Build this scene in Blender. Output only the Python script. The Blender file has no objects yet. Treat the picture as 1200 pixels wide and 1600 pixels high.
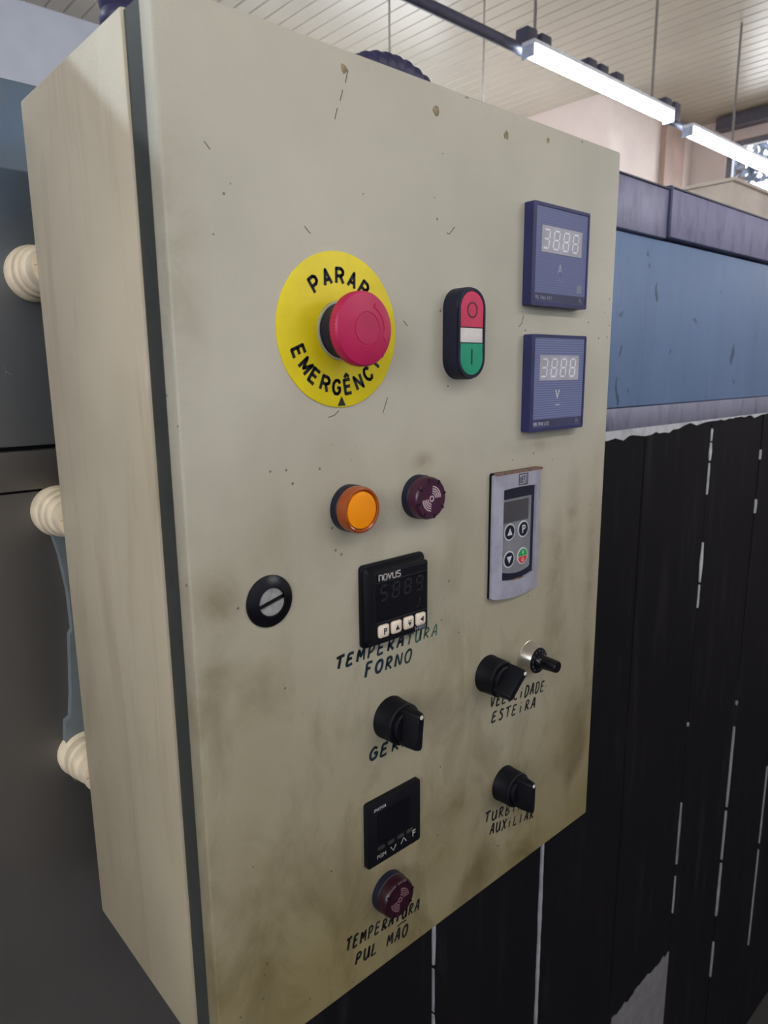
import bpy, bmesh, math, random
from mathutils import Vector, Matrix
random.seed(4)
sc = bpy.context.scene
COL = sc.collection
ZB = 1.43            # height of the cabinet's bottom edge above the floor (m)

# ------------------------------------------------------------------ camera, world, exposure
cd = bpy.data.cameras.new('camera'); cam = bpy.data.objects.new('camera', cd); COL.objects.link(cam)
def cam_axes(a, b, c):
    ca, sa, cb, sb = math.cos(a), math.sin(a), math.cos(b), math.sin(b)
    fwd = Vector((sa*cb, ca*cb, -sb)); r0 = Vector((ca, -sa, 0)); d0 = fwd.cross(r0)
    cc, s_ = math.cos(c), math.sin(c)
    return cc*r0 + s_*d0, -s_*r0 + cc*d0, fwd
r_, d_, f_ = cam_axes(.732619209, .198201597, .00951162902)
M = Matrix((( r_.x, -d_.x, -f_.x), (r_.y, -d_.y, -f_.y), (r_.z, -d_.z, -f_.z))).to_4x4()
M.translation = Vector((-.16033072, -.33009915, .42768185 + ZB))
cam.matrix_world = M
cd.sensor_fit = 'HORIZONTAL'; cd.sensor_width = 36; cd.lens = 1101.325/1200*36
cd.clip_start = .01; cd.clip_end = 60
cd.dof.use_dof = True; cd.dof.focus_distance = .55; cd.dof.aperture_fstop = 20
sc.camera = cam
w = bpy.data.worlds.new('world'); sc.world = w; w.use_nodes = True
bg = w.node_tree.nodes['Background']; bg.inputs[0].default_value = (.93, .95, 1, 1); bg.inputs[1].default_value = 6.0
vs = sc.view_settings
vs.view_transform = 'Standard'; vs.look = 'None'; vs.gamma = 1; vs.use_curve_mapping = False
vs.exposure = 0.12
LAMP_FRONT = 38.0; LAMP_BACK = 60.0

# ------------------------------------------------------------------ materials
def S(r, g, b):
    f = lambda v: (v/255/12.92) if v/255 <= .04045 else ((v/255+.055)/1.055)**2.4
    return (f(r), f(g), f(b), 1)
class NT:
    def __init__(s, m):
        m.use_nodes = True; s.t = m.node_tree; s.b = s.t.nodes['Principled BSDF']
    def n(s, typ, **kw):
        x = s.t.nodes.new(typ)
        for k, v in kw.items():
            if k.startswith('i_'): x.inputs[k[2:].replace('_', ' ')].default_value = v
            else: setattr(x, k, v)
        return x
    def l(s, a, b): s.t.links.new(a, b)
    def math(s, op, a, b=None, c=None, clamp=False):
        x = s.t.nodes.new('ShaderNodeMath'); x.operation = op; x.use_clamp = clamp
        for i, v in enumerate((a, b, c)):
            if v is None: continue
            if isinstance(v, (int, float)): x.inputs[i].default_value = v
            else: s.l(v, x.inputs[i])
        return x.outputs[0]
    def ramp(s, fac, stops):
        x = s.t.nodes.new('ShaderNodeValToRGB'); e = x.color_ramp.elements
        e[0].position, e[0].color = stops[0]; e[1].position, e[1].color = stops[-1]
        for p, c in stops[1:-1]:
            q = e.new(p); q.color = c
        s.l(fac, x.inputs[0]); return x.outputs[0]
    def mix(s, fac, a, b):
        x = s.t.nodes.new('ShaderNodeMix'); x.data_type = 'RGBA'
        for sock, v in ((x.inputs[0], fac), (x.inputs[6], a), (x.inputs[7], b)):
            if isinstance(v, (int, float, tuple)): sock.default_value = v
            else: s.l(v, sock)
        return x.outputs[2]
    def noise(s, vec, scale, detail=4, rough=.55, dist=0):
        x = s.t.nodes.new('ShaderNodeTexNoise'); x.inputs['Scale'].default_value = scale
        x.inputs['Detail'].default_value = detail; x.inputs['Roughness'].default_value = rough
        x.inputs['Distortion'].default_value = dist
        s.l(vec, x.inputs['Vector']); return x.outputs[0]
    def map(s, vec, scale=(1, 1, 1), loc=(0, 0, 0)):
        x = s.t.nodes.new('ShaderNodeMapping'); x.inputs['Scale'].default_value = scale
        x.inputs['Location'].default_value = loc; s.l(vec, x.inputs[0]); return x.outputs[0]
    def pos(s): return s.t.nodes.new('ShaderNodeNewGeometry').outputs['Position']
    def bump(s, h, strength, dist=.001):
        x = s.t.nodes.new('ShaderNodeBump'); x.inputs['Strength'].default_value = strength
        x.inputs['Distance'].default_value = dist; s.l(h, x.inputs['Height']); s.l(x.outputs[0], s.b.inputs['Normal'])
MATS = {}
def mat(name, col, rough=.5, metal=0, var=.12, scale=40, bump=0, bscale=400, spec=.5, emit=None, es=0, trans=0, coat=0, stretch=(1, 1, 1)):
    if name in MATS: return MATS[name]
    m = bpy.data.materials.new(name); t = NT(m); b = t.b
    b.inputs['Roughness'].default_value = rough; b.inputs['Metallic'].default_value = metal
    b.inputs['Specular IOR Level'].default_value = spec
    p = t.map(t.pos(), stretch)
    n = t.noise(p, scale)
    lo = tuple(c*(1-var*1.6) for c in col[:3]) + (1,); hi = tuple(min(1, c*(1+var)) for c in col[:3]) + (1,)
    t.l(t.ramp(n, [(.3, lo), (.7, hi)]), b.inputs['Base Color'])
    if bump: t.bump(t.noise(p, bscale, 2), bump, .0005)
    if emit: b.inputs['Emission Color'].default_value = emit; b.inputs['Emission Strength'].default_value = es
    if trans: b.inputs['Transmission Weight'].default_value = trans
    if coat: b.inputs['Coat Weight'].default_value = coat; b.inputs['Coat Roughness'].default_value = .1
    MATS[name] = m; return m

def paint_mat(name, col, stains, lower=0, speck=True, bump=.5, streaks=0, film=0):
    """Old textured enamel: blotches, brown hand grease, small dark specks."""
    m = bpy.data.materials.new(name); t = NT(m); b = t.b; P = t.pos()
    base = t.ramp(t.noise(P, 9, 3), [(.35, tuple(c*.93 for c in col[:3])+(1,)), (.65, tuple(min(1, c*1.04) for c in col[:3])+(1,))])
    n2 = t.noise(P, 34, 5, .65, .4)
    tot = None
    for (x, z, rx, rz, k) in stains:           # grease marks, position in mm on the door plane
        mp = t.map(P, (1000/rx, .0, 1000/rz), (-x/rx, 0, -(z+ZB*1000)/rz))
        L = t.n('ShaderNodeVectorMath', operation='LENGTH'); t.l(mp, L.inputs[0])
        g = t.math('SUBTRACT', 1.0, L.outputs['Value'], clamp=True)
        g = t.math('MULTIPLY', g, k*1.6)
        tot = g if tot is None else t.math('MAXIMUM', tot, g)
    grime = t.math('MULTIPLY', t.ramp(n2, [(.38, (0, 0, 0, 1)), (.62, (1, 1, 1, 1))]), .55)
    if tot is not None:
        f = t.math('MULTIPLY', tot, t.math('ADD', grime, .25), clamp=True)
        base = t.mix(f, base, S(104, 86, 52))
    if film:                                    # yellowed film low down, deepened to paint in the fall of light
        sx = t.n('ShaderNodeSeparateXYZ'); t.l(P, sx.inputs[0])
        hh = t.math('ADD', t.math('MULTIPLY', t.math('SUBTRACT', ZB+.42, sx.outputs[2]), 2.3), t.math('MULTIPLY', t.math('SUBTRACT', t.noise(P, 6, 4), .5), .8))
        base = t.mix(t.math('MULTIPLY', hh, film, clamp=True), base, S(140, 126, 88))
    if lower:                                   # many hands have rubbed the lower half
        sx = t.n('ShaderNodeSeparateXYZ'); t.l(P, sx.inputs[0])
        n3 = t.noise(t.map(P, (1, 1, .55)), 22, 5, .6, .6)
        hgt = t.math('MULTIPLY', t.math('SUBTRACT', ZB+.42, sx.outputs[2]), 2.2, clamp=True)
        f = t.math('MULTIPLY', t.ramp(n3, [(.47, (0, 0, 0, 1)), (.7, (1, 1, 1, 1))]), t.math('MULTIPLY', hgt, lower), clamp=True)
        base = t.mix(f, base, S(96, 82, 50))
    if streaks:
        n4 = t.noise(t.map(P, (1, 11, 1.6)), 2.6, 4, .6, .6)
        base = t.mix(t.math('MULTIPLY', t.ramp(n4, [(.5, (0, 0, 0, 1)), (.72, (1, 1, 1, 1))]), streaks, clamp=True), base, S(120, 96, 60))
    if speck:
        v = t.n('ShaderNodeTexVoronoi', i_Scale=95.0); t.l(P, v.inputs['Vector'])
        d = t.math('LESS_THAN', v.outputs['Distance'], .085)
        msk = t.math('GREATER_THAN', t.noise(P, 17, 2), .56)
        base = t.mix(t.math('MULTIPLY', t.math('MULTIPLY', d, msk), .75), base, S(70, 62, 48))
    t.l(base, b.inputs['Base Color'])
    b.inputs['Roughness'].default_value = .48; b.inputs['Specular IOR Level'].default_value = .38
    h = t.math('ADD', t.noise(P, 520, 2, .5), t.math('MULTIPLY', t.noise(P, 1300, 1), .5))
    t.bump(h, bump, .0006)
    return m

# ------------------------------------------------------------------ mesh helpers (geometry in mm of the cabinet frame, x right, y into the wall, z up)
ORG = {}
def W(v): return Vector((v[0]/1000, v[1]/1000, v[2]/1000 + ZB))
def shade(me, ang=35):
    for p in me.polygons: p.use_smooth = True
    try: me.set_sharp_from_angle(angle=math.radians(ang))
    except Exception: pass
def link(name, bm, m, parent=None, smooth=35, mm=True, label=None, cat=None, group=None, kind=None, mats=None):
    bmesh.ops.recalc_face_normals(bm, faces=bm.faces)
    if mm:
        for v in bm.verts: v.co = W(v.co)
    me = bpy.data.meshes.new(name)
    c = Vector((0, 0, 0))
    if bm.verts:
        lo = Vector([min(v.co[i] for v in bm.verts) for i in range(3)]); hi = Vector([max(v.co[i] for v in bm.verts) for i in range(3)])
        c = (lo+hi)/2
    for v in bm.verts: v.co -= c
    bm.to_mesh(me); bm.free()
    if smooth: shade(me, smooth)
    for q in (mats or [m]): me.materials.append(q)
    o = bpy.data.objects.new(name, me); COL.objects.link(o)
    ORG[o] = c
    if parent: o.parent = parent; o.location = c - ORG[parent]
    else: o.location = c
    tag(o, label, cat, group, kind)
    return o
def tag(o, label=None, cat=None, group=None, kind=None):
    if label: o['label'] = label
    if cat: o['category'] = cat
    if group: o['group'] = group
    if kind: o['kind'] = kind
def empty(name, at, label, cat, group=None):
    o = bpy.data.objects.new(name, None); COL.objects.link(o); p = W(at); o.location = p; ORG[o] = p
    o.empty_display_size = .05
    tag(o, label, cat, group); return o
def place(parent, name, bm, m, label=None, **k): return link(name, bm, m, parent, label=label, **k)
def bx(bm, x0, x1, y0, y1, z0, z1, bev=0, seg=2):
    r = bmesh.ops.create_cube(bm, size=1)
    vs = r['verts']
    for v in vs: v.co = Vector((x0+(v.co.x+.5)*(x1-x0), y0+(v.co.y+.5)*(y1-y0), z0+(v.co.z+.5)*(z1-z0)))
    if bev:
        es = list({e for v in vs for e in v.link_edges})
        bmesh.ops.bevel(bm, geom=es, offset=bev, segments=seg, affect='EDGES', profile=.5)
    return bm
def box(*a, **k): return bx(bmesh.new(), *a, **k)
def lathe(prof, cx, cz, n=48, knurl=None, bm=None):
    """prof = [(r, y)...] around an axis parallel to Y through (cx, cz)."""
    bm = bm or bmesh.new(); rings = []
    for k, (r, y) in enumerate(prof):
        if r < 1e-6: rings.append([bm.verts.new((cx, y, cz))]); continue
        ring = []
        for i in range(n):
            a = 2*math.pi*i/n; rr = r
            if knurl and k in knurl and i % 2: rr = r - .35
            ring.append(bm.verts.new((cx+rr*math.cos(a), y, cz+rr*math.sin(a))))
        rings.append(ring)
    for A, B in zip(rings, rings[1:]):
        if len(A) == 1 and len(B) == 1: continue
        for i in range(n):
            j = (i+1) % n
            if len(A) == 1: bm.faces.new((A[0], B[i], B[j]))
            elif len(B) == 1: bm.faces.new((A[i], A[j], B[0]))
            else: bm.faces.new((A[i], A[j], B[j], B[i]))
    return bm
def prism(pts, y0, y1, bm=None, bev=0):
    """closed outline [(x, z)...] extruded from y0 (front) to y1 (back)."""
    bm2 = bmesh.new()
    A = [bm2.verts.new((x, y0, z)) for x, z in pts]; B = [bm2.verts.new((x, y1, z)) for x, z in pts]
    fa = bm2.faces.new(A); bm2.faces.new(B[::-1])
    n = len(pts)
    for i in range(n): bm2.faces.new((A[i], B[i], B[(i+1) % n], A[(i+1) % n]))
    if bev:
        es = [e for e in bm2.edges if all(abs(v.co.y-y0) < 1e-6 for v in e.verts)]
        bmesh.ops.bevel(bm2, geom=es, offset=bev, segments=2, affect='EDGES', profile=.5)
    return merge(bm, bm2)
MI = 0                # material slot of the pieces being merged in
def merge(bm, bm2):
    if MI:
        for f in bm2.faces: f.material_index = MI
    if bm is None: return bm2
    me = bpy.data.meshes.new('tmp'); bm2.to_mesh(me); bm2.free(); bm.from_mesh(me); bpy.data.meshes.remove(me); return bm
def rrect(x0, x1, z0, z1, r, n=5):
    pts = []
    for cx, cz, a0 in ((x1-r, z1-r, 0), (x0+r, z1-r, 90), (x0+r, z0+r, 180), (x1-r, z0+r, 270)):
        for i in range(n+1):
            a = math.radians(a0+90*i/n); pts.append((cx+r*math.cos(a), cz+r*math.sin(a)))
    return pts
def frame(outer, inner, y0, y1):
    """flat ring between two outlines with the same number of points, thickness y0..y1"""
    bm = bmesh.new(); n = len(outer)
    L = [[bm.verts.new((x, y, z)) for x, z in o] for o, y in ((outer, y0), (outer, y1), (inner, y0), (inner, y1))]
    for i in range(n):
        j = (i+1) % n
        for a, b in ((0, 2), (0, 1), (2, 3), (1, 3)):
            bm.faces.new((L[a][i], L[a][j], L[b][j], L[b][i]))
    return bm
def circle(cx, cz, r, n=32): return [(cx+r*math.cos(2*math.pi*i/n), cz+r*math.sin(2*math.pi*i/n)) for i in range(n)]
def ribbon(pts, wd, y0, y1, bm=None):
    """a flat stroke of width wd along a polyline in the door plane"""
    bm = bm if bm is not None else bmesh.new(); n = len(pts)
    Ls = []
    for i, p in enumerate(pts):
        a = pts[max(i-1, 0)]; b = pts[min(i+1, n-1)]
        dx, dz = b[0]-a[0], b[1]-a[1]; d = math.hypot(dx, dz) or 1
        w2 = wd(i/(n-1))/2 if callable(wd) else wd/2
        nx, nz = -dz/d*w2, dx/d*w2
        Ls.append([bm.verts.new((p[0]+s*nx, y, p[1]+s*nz)) for y in (y0, y1) for s in (-1, 1)])
    for A, B in zip(Ls, Ls[1:]):
        for a, b in ((0, 1), (1, 3), (3, 2), (2, 0)): bm.faces.new((A[a], A[b], B[b], B[a]))
    for A in (Ls[0], Ls[-1]): bm.faces.new((A[0], A[1], A[3], A[2]))
    return bm
def arc(cx, cz, r, a0, a1, n=12): return [(cx+r*math.cos(math.radians(a0+(a1-a0)*i/n)), cz+r*math.sin(math.radians(a0+(a1-a0)*i/n))) for i in range(n+1)]
def text(bm, s, x, z, h, y, wide=1, bold=0, rot=0, th=.12, shear=0, align='LEFT'):
    """printed lettering: cap height h mm, baseline start (x, z), on the plane y, facing the viewer"""
    cu = bpy.data.curves.new('t', 'FONT'); cu.body = s; cu.size = 1; cu.offset = bold; cu.shear = shear; cu.resolution_u = 3
    cu.align_x = align
    ob = bpy.data.objects.new('t', cu); COL.objects.link(ob)
    bpy.context.view_layer.update()
    me = bpy.data.meshes.new_from_object(ob.evaluated_get(bpy.context.evaluated_depsgraph_get()))
    bpy.data.objects.remove(ob); bpy.data.curves.remove(cu)
    b2 = bmesh.new(); b2.from_mesh(me); bpy.data.meshes.remove(me)
    k = h/.695; c, s_ = math.cos(rot), math.sin(rot)
    for v in b2.verts:
        u, q = v.co.x*k*wide, v.co.y*k
        v.co = Vector((x+u*c-q*s_, y, z+u*s_+q*c))
    r = bmesh.ops.extrude_face_region(b2, geom=b2.faces[:])
    for v in [g for g in r['geom'] if isinstance(g, bmesh.types.BMVert)]: v.co.y -= th
    return merge(bm, b2)
def seven(bm, x, z, w_, h, y, segs='abcdefg', sl=.12, t=.9):
    P = {'a': ((0, 1), (1, 1)), 'b': ((1, 1), (1, .5)), 'c': ((1, .5), (1, 0)), 'd': ((0, 0), (1, 0)), 'e': ((0, .5), (0, 0)), 'f': ((0, 1), (0, .5)), 'g': ((0, .5), (1, .5))}
    for s in segs:
        (a, b), (c, d) = P[s]
        ex = .1 if a != c else 0; ez = .06 if a == c else 0
        p = [(x+(a+ex)*w_+b*h*sl, z+(b-ez)*h), (x+(c-ex)*w_+d*h*sl, z+(d+ez)*h)]
        ribbon(p, t, y, y+.1, bm)

M_ = lambda *a, **k: mat(*a, **k)
black = M_('black_plastic', (.0045, .0045, .008, 1), .5, spec=.2, var=.2, bump=.15, bscale=900)
black_gloss = M_('black_gloss_plastic', (.005, .005, .008, 1), .25, spec=.35, var=.15)
navy_black = M_('slate_plastic', (.011, .012, .03, 1), .45, spec=.3, var=.15)
white_ink = M_('white_print', S(200, 200, 205), .6, var=.05)
grey_ink = M_('grey_print', S(135, 138, 155), .6, var=.05)
black_ink = M_('black_print', S(18, 18, 22), .6, var=.05)
steel = M_('dull_metal', S(170, 168, 165), .42, metal=.35, var=.2, scale=160)
STAINS = [(14, 303, 24, 28, .5), (8, 250, 22, 40, .5), (35, 245, 30, 26, .35), (160, 262, 24, 14, .3), (30, 120, 45, 30, .45), (22, 60, 60, 60, .8), (70, 30, 60, 36, .55),
          (190, 62, 34, 30, .7), (215, 95, 30, 26, .6), (232, 45, 24, 20, .45), (330, 260, 16, 70, .5), (352, 300, 14, 60, .45), (338, 190, 20, 40, .45), (165, 185, 26, 30, .35),
          (300, 370, 60, 8, .35), (355, 100, 40, 60, .45), (172, 367, 14, 10, .5), (152, 305, 40, 8, .3), (385, 240, 12, 130, .45), (4, 480, 20, 90, .3)]
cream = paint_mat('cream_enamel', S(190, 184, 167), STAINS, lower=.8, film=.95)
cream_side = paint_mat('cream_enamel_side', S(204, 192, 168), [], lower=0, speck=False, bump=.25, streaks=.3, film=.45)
BOLT = 'structure'

# ------------------------------------------------------------------ the room
def wall_mat(name, col, rough=.7, b=.15): return M_(name, col, rough, var=.06, scale=3, bump=b, bscale=150)
ceil_m = M_('cream_pvc', S(184, 175, 157), .28, var=.05, scale=2)
peach = wall_mat('peach_plaster', S(226, 208, 200))
pale = wall_mat('pale_plaster', S(214, 218, 230))
floor_m = M_('dark_concrete', S(52, 50, 48), .75, var=.25, scale=3, bump=.3, bscale=60)
FZ = -1430; CZ = 2428
PX0, PX1 = 5640, 5960
XW, XE, YF, YB = -3200, 6200, -4200, 4200
link('floor', box(XW-100, XE+100, YF-100, YB+100, FZ-80, FZ), floor_m, kind=BOLT, smooth=0)
ceil = link('ceiling', box(XW-100, XE+100, YF-100, YB+100, CZ+12, CZ+90), ceil_m, kind=BOLT, smooth=0)
src = None
for k in range(94):
    x0 = XW + k*100
    if src is None:
        bm = bmesh.new()
        prof = [(0, 0), (3, -9), (6, -11), (94, -11), (97, -9), (97, 0)]
        A = [bm.verts.new((x0+a, YF, CZ+12+b)) for a, b in prof]; B = [bm.verts.new((x0+a, YB, CZ+12+b)) for a, b in prof]
        for i in range(6): bm.faces.new((A[i], A[(i+1) % 6], B[(i+1) % 6], B[i]))
        bm.faces.new(A); bm.faces.new(B[::-1])
        src = link('ceiling_plank', bm, ceil_m, ceil, smooth=0)
    else:
        o = src.copy(); COL.objects.link(o); o.parent = ceil; o.location = src.location + Vector((k*.1, 0, 0))
def holed_wall(name, m, axis, t0, t1, a0, a1, holes):
    """wall with rectangular openings; axis 'x': runs along X at y t0..t1; axis 'y': runs along Y at x t0..t1"""
    bm = bmesh.new(); cur = a0
    def add(p0, p1, z0, z1):
        if axis == 'x': bx(bm, p0, p1, t0, t1, z0, z1)
        else: bx(bm, t0, t1, p0, p1, z0, z1)
    for h0, h1, z0, z1 in holes:
        add(cur, h0, FZ, CZ+12); add(h0, h1, FZ, z0); add(h0, h1, z1, CZ+12); cur = h1
    add(cur, a1, FZ, CZ+12)
    return link(name, bm, m, kind=BOLT, smooth=0)
holed_wall('wall_front', pale, 'x', YF-100, YF, XW, XE, [(2600, 4600, 1300, 2100)])
holed_wall('wall_back', pale, 'x', YB, YB+100, XW, XE, [(1900, 3100, 400, 1700), (3300, 4700, 400, 1700)])
holed_wall('wall_left', pale, 'y', XW-100, XW, YF, YB, [(-2700, -500, 500, 2150), (1800, 3600, 600, 2000)])
# end wall: a deep pier in front, then a recessed part with the window
link('wall_right_pier', box(4890, 6199, 2740, YB-1, FZ, CZ), peach, kind=BOLT, smooth=0)
link('trim_1', box(PX0, PX1, 2690, 2739, FZ, CZ), M_('brown_post', S(172, 146, 134), .6, var=.1, scale=6), kind=BOLT, smooth=0)
holed_wall('wall_right', peach, 'y', 6200, 6300, YF, YB, [(-1500, 200, 1300, 2250), (900, 2450, 1550, 2250)])
def window(name, y0, y1, z0, z1, nb):
    fm = M_('window_frame_paint', S(120, 120, 128), .5)
    w_ = link(name, frame([(0, 0)]*0 or rrect(0, 1, 0, 1, .001, 1), rrect(.1, .9, .1, .9, .001, 1), 0, 1), fm, smooth=0, kind=BOLT) if False else None
    bm = bmesh.new(); t = 45
    for a in ((y0, y1, z0, z0+t), (y0, y1, z1-t, z1), (y0, y0+t, z0+t, z1-t), (y1-t, y1, z0+t, z1-t)): bx(bm, 6225, 6270, a[0], a[1], a[2], a[3])
    o = link(name, bm, fm, smooth=0, kind=BOLT)
    for k in range(nb):
        y = y0+(y1-y0)*(k+1)/(nb+1)
        link('window_bar', box(6232, 6262, y-12, y+12, z0+t, z1-t), fm, o, smooth=0)
    return o
window('window_1', 900, 2450, 1550, 2250, 2)
window('window_2', -1500, 200, 1300, 2250, 3)
link('trim_2', box(6080, 6199, -200, 2500, 2330, 2418), M_('grey_beam', S(92, 90, 100), .6), kind=BOLT, smooth=0)

# trees seen through the window, outside
leaf = M_('leaf_green', S(70, 82, 98), .7, var=.5, scale=9)
for (cx, cy, cz, rr, lb) in ((8600, 3350, 2780, 430, 'dark leafy tree seen through the bright far window'),):
    bm = bmesh.new()
    for k in range(420):
        a, b, q = random.uniform(0, 6.283), random.uniform(-1, 1), rr*random.uniform(.5, 1)
        s_ = math.sqrt(1-b*b); c = Vector((cx+q*s_*math.cos(a), cy+1.2*q*s_*math.sin(a), cz+q*b*.9))
        d1 = Vector([random.uniform(-1, 1) for _ in range(3)]).normalized()*random.uniform(40, 90); d2 = d1.cross(Vector([random.uniform(-1, 1) for _ in range(3)])).normalized()*35
        f = bm.faces.new([bm.verts.new(c-d1), bm.verts.new(c+d2), bm.verts.new(c+d1), bm.verts.new(c-d2)])
    tr = empty('tree', (cx, cy, FZ), lb, 'tree')
    link('foliage', bm, leaf, tr, smooth=0, kind='stuff')
    link('trunk', bx(bmesh.new(), cx-60, cx+60, cy-60, cy+60, FZ, cz), M_('bark', S(70, 60, 52), .8), tr, smooth=0)
link('ground', box(6320, 12000, -6000, 6000, FZ-160, FZ-80), M_('yard_earth', S(130, 124, 112), .9), kind=BOLT, smooth=0)

# ------------------------------------------------------------------ strip lights on their hanging conduit
lampw = bpy.data.materials.new('lit_diffuser'); NT(lampw)
def lampmat(name, st, c=(.80, .93, 1, 1)):
    m = bpy.data.materials.new(name); t = NT(m); b = t.b
    b.inputs['Base Color'].default_value = (.9, .9, .9, 1); b.inputs['Emission Color'].default_value = c; b.inputs['Emission Strength'].default_value = st; return m
lampF = lampmat('lit_diffuser_front', LAMP_FRONT, (1, .98, .94, 1)); lampB = lampmat('lit_diffuser_back', LAMP_BACK)
cap_m = M_('lamp_end_plastic', S(170, 178, 200), .5)
def strip(x0, x1, y, z, m, label, wd=56):
    t = empty('strip_light', ((x0+x1)/2, y, z), label, 'lamp')
    link('lamp_housing', box(x0, x1, y-wd*.6, y+wd*.6, z+2, z+20, bev=3), M_('lamp_white', S(225, 228, 235), .4), t)
    bm = bmesh.new(); n = 14; R1 = [] ; R2 = []
    for i in range(n+1):
        a = math.pi*i/n; R1.append(bm.verts.new((x0+6, y+wd*.55*math.cos(a), z+2-wd*.8*math.sin(a)))); R2.append(bm.verts.new((x1-6, y+wd*.55*math.cos(a), z+2-wd*.8*math.sin(a))))
    for i in range(n): bm.faces.new((R1[i], R1[i+1], R2[i+1], R2[i]))
    bm.faces.new(R1); bm.faces.new(R2[::-1]); bm.faces.new((R1[0], R2[0], R2[-1], R1[-1]))
    link('diffuser', bm, m, t, label='glowing cool white diffuser')
    for xx in (x0, x1-6): link('end_cap', box(xx, xx+6, y-wd*.56, y+wd*.56, z-wd*.8, z+4, bev=1.5), cap_m, t)
    return t
LY, LZ = 1640, 1715
strip(2427, 3634, LY, 1722, lampB, 'long lit strip light, the nearer of the two above the oven top')
strip(3850, 5050, LY, 1700, lampB, 'lit strip light beyond the first, running out of the picture on the right')
strip(-1900, -700, LY, 1722, lampB, 'lit strip light on the same conduit, left of the cabinet')
def pipe(bm, p, q, r, n=12):
    p, q = Vector(p), Vector(q); d = (q-p).normalized(); a = d.orthogonal().normalized(); b = d.cross(a)
    L = [[bm.verts.new(c+r*(math.cos(2*math.pi*i/n)*a+math.sin(2*math.pi*i/n)*b)) for i in range(n)] for c in (p, q)]
    for i in range(n): bm.faces.new((L[0][i], L[0][(i+1) % n], L[1][(i+1) % n], L[1][i]))
    bm.faces.new(L[0]); bm.faces.new(L[1][::-1]); return bm
con = empty('lighting_conduit', (2000, LY, LZ+40), 'dark conduit hung under the ceiling carrying the strip lights', 'conduit')
PY, PZ = LY+62, 1737
dark_pipe = M_('dark_conduit', S(70, 68, 88), .5)
link('conduit_pipe', pipe(bmesh.new(), (XW, PY, PZ), (XE, PY, PZ), 22), dark_pipe, con)
for x in (2500, 2600, 2960, 3060, 3200, 3690, 3790):
    link('junction_block', box(x-36, x+36, PY-30, PY+34, PZ-10, PZ+84, bev=6), dark_pipe, con)
for x in (2552, 3560, 4560, 5560, 1000, -400):
    link('hanging_rod', pipe(bmesh.new(), (x, PY, PZ), (x, PY, CZ+.5), 7, 6), M_('rod_metal', S(130, 122, 116), .5), con)
wm = M_('pale_wire', S(176, 170, 162), .6)
for x, z0 in ((2175, 1720), (2808, 1700)):
    tag(link('ceiling_wire', pipe(bmesh.new(), (x, 2200, z0), (x, 2200, CZ+.5), 5, 6), wm), 'thin pale wire hanging from the ceiling, ' + ('nearer the corrugated conduit' if x < 2500 else 'nearer the lit strip light'), 'wire')
link('trim_3', box(XW, 4889, 2762, 2796, CZ-22, CZ+2), ceil_m, kind=BOLT, smooth=0)
for i, (x0, x1) in enumerate(((-1700, -500), (-300, 900), (1100, 2300))):
    strip(x0, x1, -1700, 1760, lampF, ('leftmost', 'middle', 'rightmost')[i] + ' lit strip light of the row behind the camera', wd=44)
con2 = empty('lighting_conduit', (500, -1700, 1800), 'dark conduit behind the camera carrying three strip lights', 'conduit')
link('conduit_pipe', pipe(bmesh.new(), (XW, -1700, 1806), (XE, -1700, 1806), 19), dark_pipe, con2)
for x in (-900, 500, 1900): link('hanging_rod', pipe(bmesh.new(), (x, -1700, 1806), (x, -1700, CZ+.5), 6, 6), dark_pipe, con2)

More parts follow.
